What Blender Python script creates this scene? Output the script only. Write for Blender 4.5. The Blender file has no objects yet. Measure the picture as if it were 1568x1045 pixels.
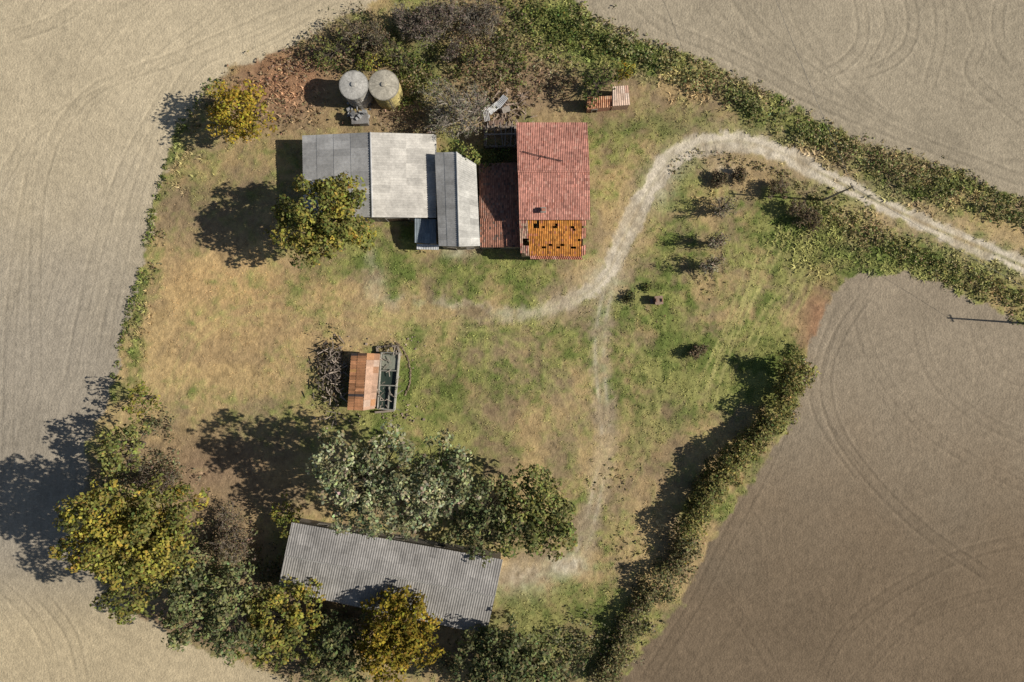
import bpy, math, numpy as np
from mathutils import Vector
rng=np.random.default_rng(7)
S=0.1; H=104.5
SUN_EL=33.0; SUN_AZ=4.0
K=np.array([0.965,0.935,0.885])
def P(px,py,z=0.0):
    f=(H-z)/H
    return ((px-784)*S*f,(522.5-py)*S*f,z)
def lin(c):
    c=np.array(c,float)/255
    return np.where(c<=0.04045,c/12.92,((c+0.055)/1.055)**2.4)
def T(r,g,b): return lin((r,g,b))/K
sc=bpy.context.scene
COL=sc.collection
# ---------------------------------------------------------------- materials
def mat_base(name):
    m=bpy.data.materials.new(name); m.use_nodes=True
    nt=m.node_tree; nt.nodes.clear()
    out=nt.nodes.new('ShaderNodeOutputMaterial')
    return m,nt,out
def N(nt,t,**kw):
    n=nt.nodes.new(t)
    for k,v in kw.items():
        if k in n.inputs: n.inputs[k].default_value=v
        else: setattr(n,k,v)
    return n
def mat_attr(name,rough=0.85,scales=((1.5,0.5),(7,0.4)),bump=0.4,bdist=0.08,bscale=5,spec=0.2):
    m,nt,out=mat_base(name)
    L=nt.links.new
    at=N(nt,'ShaderNodeAttribute',attribute_name='Col')
    tc=N(nt,'ShaderNodeTexCoord')
    cur=at.outputs['Color']
    for s,a in scales:
        no=N(nt,'ShaderNodeTexNoise'); no.inputs['Scale'].default_value=s; no.inputs['Detail'].default_value=4; no.inputs['Roughness'].default_value=0.65
        L(tc.outputs['Object'],no.inputs['Vector'])
        mr=N(nt,'ShaderNodeMapRange'); mr.inputs['From Min'].default_value=0.3; mr.inputs['From Max'].default_value=0.7
        mr.inputs['To Min'].default_value=1-a; mr.inputs['To Max'].default_value=1+a
        L(no.outputs['Fac'],mr.inputs['Value'])
        vm=N(nt,'ShaderNodeVectorMath',operation='SCALE')
        L(cur,vm.inputs[0]); L(mr.outputs['Result'],vm.inputs['Scale'])
        cur=vm.outputs['Vector']
    p=N(nt,'ShaderNodeBsdfPrincipled'); p.inputs['Roughness'].default_value=rough
    p.inputs['Specular IOR Level'].default_value=spec
    L(cur,p.inputs['Base Color'])
    if bump>0:
        nb=N(nt,'ShaderNodeTexNoise'); nb.inputs['Scale'].default_value=bscale; nb.inputs['Detail'].default_value=4
        L(tc.outputs['Object'],nb.inputs['Vector'])
        b=N(nt,'ShaderNodeBump'); b.inputs['Strength'].default_value=bump; b.inputs['Distance'].default_value=bdist
        L(nb.outputs['Fac'],b.inputs['Height']); L(b.outputs['Normal'],p.inputs['Normal'])
    L(p.outputs[0],out.inputs[0])
    return m
def mat_leaf(name,tr=0.22):
    m,nt,out=mat_base(name); L=nt.links.new
    at=N(nt,'ShaderNodeAttribute',attribute_name='Col')
    d=N(nt,'ShaderNodeBsdfDiffuse'); L(at.outputs['Color'],d.inputs['Color'])
    if tr>0:
        t=N(nt,'ShaderNodeBsdfTranslucent'); L(at.outputs['Color'],t.inputs['Color'])
        mx=N(nt,'ShaderNodeMixShader'); mx.inputs[0].default_value=tr
        L(d.outputs[0],mx.inputs[1]); L(t.outputs[0],mx.inputs[2]); L(mx.outputs[0],out.inputs[0])
    else: L(d.outputs[0],out.inputs[0])
    return m
M_ground=mat_attr('ground_mat',0.95,((1.1,0.15),(4.5,0.20)),0.9,0.10,3.2,0.05)
M_roof=mat_attr('roof_sheet_mat',0.75,((0.35,0.22),(2.5,0.16),(9,0.1)),0.15,0.02,12,0.25)
M_tile=mat_attr('tile_mat',0.85,((0.4,0.18),(2.0,0.18),(8,0.14)),0.3,0.03,12,0.15)
M_wall=mat_attr('masonry_mat',0.9,((0.8,0.2),(4,0.25),(14,0.15)),0.6,0.04,8,0.1)
M_wood=mat_attr('wood_mat',0.85,((2,0.2),(10,0.2)),0.3,0.02,15,0.1)
M_bark=mat_attr('bark_mat',0.9,((3,0.3),),0.0)
M_conc=mat_attr('concrete_mat',0.85,((0.9,0.22),(5,0.25)),0.3,0.02,10,0.15)
M_leaf=mat_leaf('foliage_mat',.25)
M_grass=mat_leaf('grass_blade_mat',0)
def m_dark(name,sc_,c0,c1,ro):
    m,nt,out=mat_base(name); p=N(nt,'ShaderNodeBsdfPrincipled')
    no=N(nt,'ShaderNodeTexNoise'); no.inputs['Scale'].default_value=sc_
    r=N(nt,'ShaderNodeValToRGB'); r.color_ramp.elements[0].color=c0+(1,); r.color_ramp.elements[1].color=c1+(1,)
    nt.links.new(no.outputs['Fac'],r.inputs[0]); nt.links.new(r.outputs[0],p.inputs['Base Color'])
    p.inputs['Roughness'].default_value=ro; nt.links.new(p.outputs[0],out.inputs[0]); return m
M_water=m_dark('stagnant_water_mat',1.5,(0.012,0.022,0.018),(0.07,0.095,0.075),.15)
M_glass=m_dark('window_glass_mat',4,(0.01,0.012,0.015),(0.04,0.045,0.05),.2)
# ---------------------------------------------------------------- mesh helpers
def link(o,parent=None):
    COL.objects.link(o)
    if parent is not None: o.parent=parent
    return o
def empty(name,loc=(0,0,0)):
    e=bpy.data.objects.new(name,None); e.empty_display_size=1; COL.objects.link(e); return e
def np_mesh(name,V,F,C,mat,parent=None,smooth=False):
    me=bpy.data.meshes.new(name)
    n,mf,k=len(V),len(F),F.shape[1]
    me.vertices.add(n); me.vertices.foreach_set('co',V.astype(np.float32).ravel())
    me.loops.add(mf*k); me.loops.foreach_set('vertex_index',F.astype(np.int32).ravel())
    me.polygons.add(mf); me.polygons.foreach_set('loop_start',np.arange(0,mf*k,k,dtype=np.int32))
    me.polygons.foreach_set('loop_total',np.full(mf,k,dtype=np.int32))
    if smooth: me.polygons.foreach_set('use_smooth',np.ones(mf,dtype=bool))
    me.update(calc_edges=True)
    dom='FACE' if len(C)==mf and len(C)!=n else 'POINT'
    a=me.attributes.new('Col','FLOAT_COLOR',dom)
    cc=np.ones((len(C),4),np.float32); cc[:,:3]=np.clip(C,0,1)
    a.data.foreach_set('color',cc.ravel())
    me.materials.append(mat)
    return link(bpy.data.objects.new(name,me),parent)
class MB:
    def __init__(s): s.v=[];s.f=[];s.c=[]
    def poly(s,pts,col):
        b=len(s.v); s.v+= [tuple(p) for p in pts]; s.f.append(tuple(range(b,b+len(pts)))); s.c.append(tuple(col))
    def box(s,c,d,rot=0,col=(.3,.3,.3),tilt=0):
        cx,cy,cz=c; hx,hy,hz=d[0]/2,d[1]/2,d[2]/2; b=len(s.v)
        cr,sr=math.cos(rot),math.sin(rot); ct,st=math.cos(tilt),math.sin(tilt)
        for z in(-hz,hz):
            for x,y in((-hx,-hy),(hx,-hy),(hx,hy),(-hx,hy)):
                x2=x*ct+z*st; z2=-x*st+z*ct
                s.v.append((cx+x2*cr-y*sr,cy+x2*sr+y*cr,cz+z2))
        for q in((3,2,1,0),(4,5,6,7),(0,1,5,4),(1,2,6,5),(2,3,7,6),(3,0,4,7)):
            s.f.append(tuple(b+i for i in q)); s.c.append(tuple(col))
    def tube(s,p0,p1,r0,r1,n=6,col=(.1,.08,.06),cap=False):
        p0=np.array(p0,float);p1=np.array(p1,float);d=p1-p0;l=np.linalg.norm(d)
        if l<1e-6:return
        d/=l; a=np.array([1,0,0]) if abs(d[0])<0.8 else np.array([0,1,0])
        u=np.cross(d,a);u/=np.linalg.norm(u);w=np.cross(d,u);b=len(s.v)
        for p,r in((p0,r0),(p1,r1)):
            for i in range(n):
                t=2*math.pi*i/n; q=p+r*(math.cos(t)*u+math.sin(t)*w); s.v.append((q[0],q[1],q[2]))
        for i in range(n):
            j=(i+1)%n; s.f.append((b+i,b+j,b+n+j,b+n+i)); s.c.append(tuple(col))
        if cap:
            s.f.append(tuple(b+n+i for i in range(n))); s.c.append(tuple(col))
            s.f.append(tuple(b+i for i in reversed(range(n)))); s.c.append(tuple(col))
    def make(s,name,mat,parent=None,smooth=False):
        me=bpy.data.meshes.new(name); me.from_pydata(s.v,[],s.f); me.update()
        a=me.attributes.new('Col','FLOAT_COLOR','FACE')
        cc=np.ones((len(s.f),4),np.float32); cc[:,:3]=np.clip(np.array(s.c),0,1); a.data.foreach_set('color',cc.ravel())
        if smooth:
            for p in me.polygons:p.use_smooth=True
        me.materials.append(mat)
        return link(bpy.data.objects.new(name,me),parent)
def smooth(pts,n=8):
    p=np.array(pts,float); p=np.vstack([2*p[0]-p[1],p,2*p[-1]-p[-2]]); o=[]
    for i in range(1,len(p)-2):
        for t in np.linspace(0,1,n,endpoint=False):
            a,b,c,d=p[i-1],p[i],p[i+1],p[i+2]
            o.append(0.5*((2*b)+(-a+c)*t+(2*a-5*b+4*c-d)*t*t+(-a+3*b-3*c+d)*t**3))
    o.append(p[-2]); return np.array(o)
# ---------------------------------------------------------------- noise
TAB=rng.random((256,256))
def vn(x,y,sd=0):
    xi=np.floor(x).astype(int); yi=np.floor(y).astype(int); fx=x-xi; fy=y-yi
    fx=fx*fx*(3-2*fx); fy=fy*fy*(3-2*fy); xi=xi+sd*37; yi=yi+sd*91
    g=lambda a,b:TAB[a%256,b%256]
    return (g(xi,yi)*(1-fx)+g(xi+1,yi)*fx)*(1-fy)+(g(xi,yi+1)*(1-fx)+g(xi+1,yi+1)*fx)*fy
def fbm(x,y,sd=0,o=4):
    r=0;a=0.5;t=0
    for i in range(o):
        r=r+a*vn(x*2**i+i*17.3,y*2**i+i*9.1,sd+i); t+=a; a*=0.55
    return r/t
def ss(a,b,x):
    t=np.clip((x-a)/(b-a),0,1); return t*t*(3-2*t)
def dpoly(X,Y,pts):
    d=np.full(X.shape,1e18)
    for i in range(len(pts)-1):
        ax,ay=pts[i];bx,by=pts[i+1];ux,uy=bx-ax,by-ay;L=ux*ux+uy*uy+1e-9
        t=np.clip(((X-ax)*ux+(Y-ay)*uy)/L,0,1)
        d=np.minimum(d,(X-ax-t*ux)**2+(Y-ay-t*uy)**2)
    return np.sqrt(d)
def inside(X,Y,pts):
    r=np.zeros(X.shape,bool);n=len(pts)
    for i in range(n):
        ax,ay=pts[i];bx,by=pts[(i+1)%n]
        if ay==by: continue
        r^=((ay>Y)!=(by>Y))&(X<(bx-ax)*(Y-ay)/(by-ay)+ax)
    return r
# ---------------------------------------------------------------- ground
YARD_L=smooth([(520,1130),(440,1045),(330,1000),(225,950),(150,890),(125,810),(130,720),(150,640),(175,590),(185,520),(200,470),(222,400),(235,330),(252,270),(268,215),(298,165),(330,125),(380,98),(440,72),(500,38),(560,8),(610,-40)],4)
YARD_TR=smooth([(860,-60),(885,5),(940,45),(1010,72),(1080,97),(1150,130),(1210,162),(1290,203),(1370,232),(1450,258),(1520,287),(1568,306),(1700,370),(1900,470),(3500,1270)],4)
YARD_BR=smooth([(3500,1450),(1900,650),(1700,552),(1568,492),(1500,462),(1440,435),(1380,418),(1310,422),(1275,450),(1255,490),(1238,540),(1228,590),(1198,660),(1155,735),(1110,800),(1075,865),(1030,940),(985,1000),(940,1050),(890,1130)],4)
YARD=[tuple(p) for p in np.vstack([YARD_L,YARD_TR,YARD_BR])]
TRACK=smooth([(3500,1300),(1900,560),(1568,408),(1450,358),(1350,312),(1262,268),(1200,236),(1135,217),(1075,222),(1025,248),(988,300),(955,365),(930,420),(900,448),(850,470)],6)
TRACK_T=smooth([(900,448),(850,470),(790,482),(720,474),(650,466),(590,458),(572,425),(568,390)],6)
LANE=smooth([(940,425),(925,470),(918,540),(922,600),(928,680),(915,750),(895,830),(880,865)],6)
st=0.2
fx=np.arange(-92,92.01,st); fy=np.arange(-63,63.01,st)
ext=np.array([100,110,130,170,240,400,800,2000.])
gx=np.concatenate([-ext[::-1],fx,ext]); gy=np.concatenate([-ext[::-1],fy,ext])
WX,WY=np.meshgrid(gx,gy)
X=WX/S+784; Y=522.5-WY/S
n1=fbm(X/110,Y/110,1,4);n2=fbm(X/30,Y/30,2,4);n3=fbm(X/8,Y/8,3,3);n4=fbm(X/60,Y/60,5,4)
sd=np.minimum(np.minimum(dpoly(X,Y,YARD_L),dpoly(X,Y,YARD_TR)),dpoly(X,Y,YARD_BR))
ins=inside(X,Y,YARD); sd=np.where(ins,sd,-sd)
yard=ss(-3,4,sd+(n2-.5)*22+(n3-.5)*14)
def gs(l,X=None,Y=None):
    X=globals()['X'] if X is None else X; Y=globals()['Y'] if Y is None else Y
    r=0
    for a,b,rx,ry,w in l: r=r+w*np.exp(-((X-a)/rx)**2-((Y-b)/ry)**2)
    return r
def mix(a,b,t): return a*(1-t[...,None])+b*t[...,None]
def full(c): return np.broadcast_to(np.array(c,float),X.shape+(3,))
cL=mix(full(T(194,177,146)),full(T(160,148,129)),ss(150,600,Y+(n1-.5)*250))
cL=mix(cL,full(T(185,167,134)),ss(820,980,Y))
cR=full(T(166,152,128))
cBR=mix(full(T(152,137,115)),full(T(123,106,85)),ss(520,930,Y+(n1-.5)*200))
rightm=ss(-40,40,X-700+0*Y)
below=ss(-60,60,Y-(0.5*(X-1500)+400))
field=mix(cL,mix(cR,cBR,below),rightm)
warp=(n1-.5)*5+(n2-.5)*1.5
def comb(c,per,sd_):
    return .6*np.sin(c*2*np.pi/per+warp)+.5*np.sin(c*2*np.pi/(per*2.7)+warp*1.7+1)+.5*np.sin(c*2*np.pi/(per*.55)+warp*.8)
strL=comb(sd,10,0)*ss(.3,.65,n4)
uu=X*0.87+Y*0.5+(n1-.5)*160
strR=comb(uu,11,0)*ss(.3,.65,n4)
rc=np.sqrt((X-1500)**2+(Y+60)**2)+(n1-.5)*60
strU=comb(rc,12,0)*ss(.3,.65,n4)
stripe=np.where(X<700,strL,np.where(below>.5,strR,strU))
field=field*(1+0.05*stripe+0.34*(n1-.5)+0.16*(n2-.5)+0.18*(n3-.5))[...,None]
fieldtr=[([(955,-20),(1010,36),(1090,72),(1170,112),(1250,155),(1400,215),(1600,290)],.8),
 ([(1385,-40),(1398,40),(1372,90),(1290,125)],1),([(1305,-40),(1322,50),(1290,100),(1230,122)],.9),([(1470,-40),(1500,60),(1490,120),(1600,210)],.8),([(1540,-40),(1530,60),(1600,160)],.8),([(1100,-40),(1180,60),(1300,150),(1420,220)],.6),([(1430,-40),(1440,60),(1410,170)],.7),([(1350,-40),(1362,50),(1310,140)],.7),([(1200,-40),(1240,60),(1330,160),(1450,230)],.6),([(1060,-30),(1120,50),(1220,110)],.5),
 ([(1345,425),(1282,520),(1265,600),(1300,690),(1400,800),(1540,900)],1),([(1300,440),(1255,560),(1258,640),(1340,760)],.8),([(1620,770),(1480,700),(1400,640),(1330,540),(1310,440)],.6),([(1240,1080),(1300,960),(1450,860),(1600,820)],.6),([(1080,880),(1170,1000),(1200,1080)],.5),([(1600,890),(1400,950),(1280,1080)],.5),([(1400,420),(1420,560),(1500,640),(1620,690)],.6),([(1215,620),(1160,740),(1110,830),(1060,930),(970,1070)],.7),([(1480,460),(1520,560),(1620,600)],.5),
 ([(45,890),(110,975),(130,1080)],1),([(-30,870),(60,960),(95,1080)],.8),([(-30,70),(90,30),(180,-40)],.7),([(55,620),(60,300),(130,150),(280,85),(480,0)],.7),([(100,620),(140,420),(190,260),(280,100)],.7),([(10,760),(20,450),(60,200)],.55),([(150,590),(180,420),(215,280),(290,110),(400,60),(540,-20)],.6),([(-30,330),(60,200),(200,120),(330,20),(380,-40)],.5)]
ty=np.zeros(X.shape); tyl=np.zeros(X.shape)
for pts,w in fieldtr:
    d=dpoly(X,Y,smooth(pts,6)); fd=w
    for e_ in(pts[0],pts[-1]): fd=fd*ss(12,60,np.hypot(X-e_[0],Y-e_[1]))
    ty=np.maximum(ty,fd*np.exp(-((d-8)/1.9)**2)); tyl=np.maximum(tyl,fd*np.exp(-((d-12)/1.7)**2))
brk=ss(.22,.5,n4+.08)
field=field*(1-0.24*ty*brk+.16*tyl*brk)[...,None]
G=gs([(620,415,130,45,.5),(800,430,60,30,.4),(560,360,60,25,.4),(650,620,110,50,.55),(830,540,70,60,.4),(560,640,60,30,.45),(700,570,60,50,.15),(1190,420,100,90,.5),(1220,330,90,35,.5),(1400,400,150,30,.6),(1120,560,110,60,.4),(1190,590,50,50,.45),(870,50,90,50,.9),(960,90,80,30,.6),(1200,190,200,30,.6),(1450,290,150,25,.6),(640,110,30,30,.7),(850,940,90,60,.7),(210,480,14,100,.7),(1050,280,40,60,.45),(900,240,30,60,.1),(450,440,80,60,.1),(690,700,120,40,.4),(980,600,60,120,.3),(960,960,60,60,.4),(1040,420,80,80,.35),(1020,560,60,80,.25),(660,510,70,20,.2)])
G-=gs([(340,430,110,60,.45),(330,540,120,60,.2),(440,160,90,60,.6),(760,640,60,60,.15),(1040,170,70,35,.3),(1250,500,40,60,.6),(480,520,90,40,.2),(1080,480,40,40,.15),(330,700,130,60,.5),(950,130,30,40,.4),(800,870,50,30,.6),(740,90,70,80,.5),(820,130,60,50,.5),(600,170,50,40,.5),(300,950,200,60,.6)])
g=ss(.12,1.0,0.42+G+(n1-.5)*1.0+(n2-.5)*1.25+(n3-.5)*.9)
dry=mix(full(T(184,158,112)),full(T(152,132,100)),ss(.36,.64,fbm(X/45,Y/45,9,4)))
dry=mix(dry,full(T(202,166,114)),np.clip(gs([(340,430,130,60,1),(330,540,110,50,.6),(480,500,90,60,.4)]),0,1)*.7)
brown=np.clip(gs([(440,150,90,65,1),(330,710,150,60,.9),(420,95,70,30,.9),(1255,495,30,60,.9),(930,160,50,30,.8),(1040,180,60,40,.5),(330,310,90,60,.6),(740,100,80,90,.7),(330,820,100,60,.8),(1000,690,60,90,.5),(620,175,60,40,.9),(830,130,60,50,.7),(760,640,60,50,.5),(600,960,200,60,.7),(520,600,30,40,.5),(300,950,250,60,.8),(540,90,60,30,.5),(1200,260,100,30,.4)])*(.6+.9*n2),0,1)
dry=mix(dry,full(T(143,119,93)),brown)
green=mix(full(T(142,140,82)),full(T(103,113,58)),ss(.35,.65,fbm(X/20,Y/20,11,4)))
yc=mix(dry,green,g*(1-.6*brown))
red=np.clip(gs([(435,112,70,40,1),(400,150,60,30,.6),(1252,500,26,60,.9)])*(.5+n2),0,.85)
yc=mix(yc,full(T(158,120,90)),red)
n5=fbm(X/4.5,Y/4.5,14,2)
yc=yc*(1+0.34*(n2-.5)+0.46*(n3-.5)+.36*(n5-.5))[...,None]
for pts,w,o in [([(1215,320),(1190,380),(1150,450),(1110,540),(1080,640)],.6,7),([(1155,370),(1140,440),(1110,520),(1060,620)],.55,7),([(1250,350),(1215,430),(1175,480),(1130,570)],.5,6),([(1175,335),(1165,420),(1120,520)],.45,4),([(1260,390),(1230,450),(1190,515)],.5,6),([(940,480),(980,560),(1000,640),(950,770)],.3,8),([(480,470),(620,500),(760,520),(860,590),(905,700)],.3,8),([(540,480),(700,500),(870,480)],.3,7),([(560,500),(590,640),(460,720)],.2,8),([(250,640),(300,520),(400,470),(520,480)],.25,8)]:
    d=dpoly(X,Y,smooth(pts,6)); e=w*np.exp(-((d-o)/2.4)**2)*ss(.25,.55,n2+.12)
    for q_ in(pts[0],pts[-1]): e=e*ss(8,45,np.hypot(X-q_[0],Y-q_[1]))
    yc=mix(yc,full(T(184,174,112)),np.clip(e,0,1))
gravel=full(T(204,190,166))*(1+.50*(n3-.5)+.35*(n2-.5)+.40*(n5-.5))[...,None]
d=dpoly(X,Y,TRACK); wj=(n2-.5)*14+(n3-.5)*11
ex=5*np.exp(-((X-1030)/60)**2)+2*np.exp(-((X-1180)/80)**2)
tm=1-ss(9+ex,16+ex,d+wj)
cs=np.exp(-(d/3.2)**2)*ss(1200,1300,X)*.5+np.exp(-(d/2.5)**2)*.3
tm=tm*(1-cs)*(.3+.7*ss(840,950,X))
tm*=(.64+.42*ss(.3,.6,n2))
d2=dpoly(X,Y,TRACK_T); t2=(1-ss(3,20,d2+wj*1.6))*.5*ss(.32,.62,n2+.03)*(.45+.55*ss(500,850,X))
d3=dpoly(X,Y,LANE); t3=np.exp(-((d3-6.5)/2.8)**2)*ss(.38,.66,n2+.03)*.34+.20*(1-ss(6,24,d3+wj*1.5))
t4=np.clip(gs([(870,865,28,16,.9),(800,885,50,26,.45),(925,430,28,28,.5),(575,440,16,26,.4),(1030,255,24,20,.4),(700,385,22,10,.6),(1010,290,22,26,.4),(1110,262,22,10,.5)])*(.3+1.2*n3),0,.8)
halo=(1-ss(14,46,d+wj*1.5))*.34
yc=mix(yc,full(T(176,156,122)),halo)
tall=np.clip(np.maximum(np.maximum(tm,t2),np.maximum(t3,t4)),0,1)
yc=mix(yc,gravel,tall)
col=mix(field,yc,yard)
Z=(yard*((n3-.5)*.15+(n2-.5)*.15+(n5-.5)*.07)+(1-yard)*((n3-.5)*.05+stripe*.012-ty*.03))*(1-.8*tall)
Z-=0.06*(1-ss(10,20,d))
far=(np.abs(WX)>92.5)|(np.abs(WY)>63.5); Z=np.where(far,0,Z)
nx,ny=len(gx),len(gy)
V=np.stack([WX.ravel(),WY.ravel(),Z.ravel()],1)
i=np.arange(nx-1)[None,:]+np.arange(ny-1)[:,None]*nx; i=i.ravel()
F=np.stack([i,i+1,i+nx+1,i+nx],1)
np_mesh('ground',V,F,col.reshape(-1,3),M_ground,None,True)
def gcol(wx,wy):
    a=np.clip(np.searchsorted(gx,wx),0,nx-1); b=np.clip(np.searchsorted(gy,wy),0,ny-1)
    return col[b,a],yard[b,a],tall[b,a],Z[b,a],g[b,a]
# ---------------------------------------------------------------- grass tufts
def tufts(name,wx,wy,z,size,colr,nb=5,spread=.5):
    n=len(wx); R=np.repeat(np.arange(n),nb); m=len(R)
    a=rng.random(m)*2*np.pi; s=size[R]*(.6+.8*rng.random(m)); lean=spread*(.3+rng.random(m))
    bx=wx[R]+np.cos(a)*s*.15; by=wy[R]+np.sin(a)*s*.15
    w=s*.22
    V=np.empty((m,3,3)); V[:,0]=np.stack([bx-np.sin(a)*w,by+np.cos(a)*w,z[R]-.02],1); V[:,1]=np.stack([bx+np.sin(a)*w,by-np.cos(a)*w,z[R]-.02],1)
    V[:,2]=np.stack([bx+np.cos(a)*s*lean*2,by+np.sin(a)*s*lean*2,z[R]+s*.6],1)
    C=colr[R]*(.75+.7*rng.random((m,1)))
    return np_mesh(name,V.reshape(-1,3),np.arange(m*3).reshape(-1,3),C,M_grass)
n=85000
wx=rng.uniform(-72,80,n); wy=rng.uniform(-54,54,n)
c,y_,t_,z_,g_=gcol(wx,wy)
px_=wx/S+784; py_=522.5-wy/S
dens=fbm(px_/25,py_/25,21,3)
ok=(y_>.7)&(t_<.25)&(dens+.25*g_>.5*rng.random(n)+.3)
wx,wy,c,z_,g_=wx[ok],wy[ok],c[ok],z_[ok],g_[ok]
tufts('grass',wx,wy,z_,.09+.12*rng.random(len(wx))+.08*g_,c*1.18)
n=70000
wx=rng.uniform(-60,80,n); wy=rng.uniform(-54,54,n); px_=wx/S+784; py_=522.5-wy/S
rough=gs([(870,50,80,45,1),(960,90,60,30,.9),(1120,140,90,30,1),(1260,215,90,40,1.1),(1450,285,150,40,1.1),(1300,370,90,40,.9),(1450,420,110,35,1),(1230,370,60,50,.7),(740,60,60,60,.6),(1200,600,40,60,.5),(1000,800,60,100,.35),(940,940,60,60,.4),(440,150,70,50,.6),(300,720,100,50,.25),(215,470,22,130,.6),(280,240,30,80,.6),(1080,300,60,60,.35),(1020,90,50,30,.8)],px_,py_)
c,y_,t_,z_,g_=gcol(wx,wy); ok=(y_>.6)&(t_<.3)&(rough*(.4+1.2*fbm(px_/12,py_/12,25,3))>.25+.9*rng.random(n))
wx,wy,c,z_=wx[ok],wy[ok],c[ok],z_[ok]
cv=c*(.75+.6*rng.random((len(wx),1)))
tufts('tussock_grass',wx,wy,z_,.28+.28*rng.random(len(wx)),cv*1.2,9,.6)
# ---------------------------------------------------------------- foliage
def leaves(name,clumps,k,size,pal,parent=None,flat=1.0,mat=None,jit=.4,mn=6,gain=1.0,up=.6):
    cl=np.array(clumps,float)
    cnt=np.maximum(mn,(k*cl[:,3]**2).astype(int)); R=np.repeat(np.arange(len(cl)),cnt); m=len(R)
    d=rng.normal(size=(m,3)); d[:,2]=d[:,2]*.9+.45; d/=np.linalg.norm(d,axis=1)[:,None]
    rr=cl[R,3]*(.5+.6*rng.random(m)**.6)
    pos=cl[R,:3]+d*rr[:,None]*np.array([1,1,flat]); pos[:,2]=np.maximum(pos[:,2],.03)
    nr=d*.9+.55*rng.normal(size=(m,3))+np.array([.25,0,up]); nr/=np.linalg.norm(nr,axis=1)[:,None]
    a=rng.normal(size=(m,3)); t=np.cross(nr,a); t/=np.linalg.norm(t,axis=1)[:,None]+1e-9; b=np.cross(nr,t)
    s=size*(.55+.9*rng.random(m)); w=s*(.5+.25*rng.random(m))
    V=np.empty((m,4,3)); V[:,0]=pos+t*s[:,None];V[:,1]=pos+b*w[:,None]+nr*(s*.15)[:,None];V[:,2]=pos-t*s[:,None];V[:,3]=pos-b*w[:,None]+nr*(s*.15)[:,None]
    pal=np.array(pal,float)*gain; ci=cl[R,4]; i0=np.clip(np.floor(ci).astype(int),0,len(pal)-1); i1=np.clip(i0+1,0,len(pal)-1); fr=(ci-i0)[:,None]
    C=(pal[i0]*(1-fr)+pal[i1]*fr)*(1-jit+2*jit*rng.random((m,1)))*(1+.10*rng.normal(size=(m,3)))
    return np_mesh(name,V.reshape(-1,3),np.arange(m*4).reshape(-1,4),C,mat or M_leaf,parent)
OLIVE=[(.060,.064,.026),(.11,.118,.042),(.18,.18,.06)]
YEL=[(.14,.115,.022),(.27,.21,.035),(.38,.29,.045)]
YG=[(.08,.09,.026),(.145,.15,.038),(.23,.20,.045)]
GOLDG=[(.078,.082,.028),(.14,.14,.042),(.26,.215,.045)]
SILV=[(.080,.085,.046),(.15,.158,.085),(.25,.25,.15)]
DARK=[(.044,.052,.025),(.083,.092,.042),(.14,.145,.065)]
GREEN=[(.055,.073,.025),(.10,.12,.038),(.17,.18,.055)]
BROWN=[(.11,.085,.052),(.18,.14,.085),(.27,.22,.14)]
GREY=[(.15,.13,.085),(.24,.21,.145),(.36,.32,.235)]
TWIG=[(.11,.09,.065),(.17,.14,.105),(.26,.22,.17)]
DRY=[(.17,.13,.075),(.28,.22,.13),(.38,.31,.19)]
WEED=[(.10,.105,.04),(.19,.175,.075),(.31,.26,.14)]
BARK=(.11,.09,.07)
def tree(name,blobs,ht,pal,k=36,leaf=.25,sparse=1.0,bias=0.0,gain=1.4,grow_=1.08,mrc=.42):
    e=empty(name); clumps=[]; tops=[]
    for bl in blobs:
        px,py,r=bl[:3]; r=r*grow_; h=ht*(bl[3] if len(bl)>3 else 1)
        Rv=min(h*.42,r*S*.95); zc=h-Rv; cx,cy,_=P(px,py,zc+.3*Rv); R=r*S*(H-zc)/H
        nc=int((16+R*R*2.3)*sparse)
        lb=rng.normal()*.25
        for _ in range(nc):
            u=rng.uniform(-.35,1); th=rng.random()*2*math.pi; q=math.sqrt(1-u*u); f=rng.uniform(.45,.97)
            lump=1+.14*math.sin(3*th+px)+.09*math.sin(5*th+py)
            rc=max(mrc,R*rng.uniform(.10,.25))
            clumps.append((cx+R*q*f*lump*math.cos(th),cy+R*q*f*lump*math.sin(th),zc+Rv*u*f,rc,np.clip(rng.normal(1+bias+lb,.6),0,2)))
        tops.append((cx,cy,zc,R))
    bx=sum(t[0] for t in tops)/len(tops); by=sum(t[1] for t in tops)/len(tops)
    mb=MB(); tr=.022*ht+.05; fork=ht*.28
    p=np.array([bx,by,-.1]); 
    for s_ in range(4):
        q=np.array([bx+rng.normal()*.12,by+rng.normal()*.12,fork*(s_+1)/4]); mb.tube(p,q,tr*(1.25-.15*s_),tr*(1.1-.15*s_),9,BARK); p=q
    step=max(1,len(clumps)//(9*len(tops)))
    for c in clumps[::step]:
        c3=np.array(c[:3]); c3[2]-=.4
        m=(p+c3)/2+rng.normal(size=3)*.3; m[2]-=.3
        mb.tube(p,m,tr*.45,tr*.25,6,BARK); mb.tube(m,c3,tr*.25,.03,5,BARK)
    mb.make('trunk_and_limbs',M_bark,e,True)
    leaves('crown',clumps,k*1.1,leaf,pal,e,gain=gain)
    return e
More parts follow.
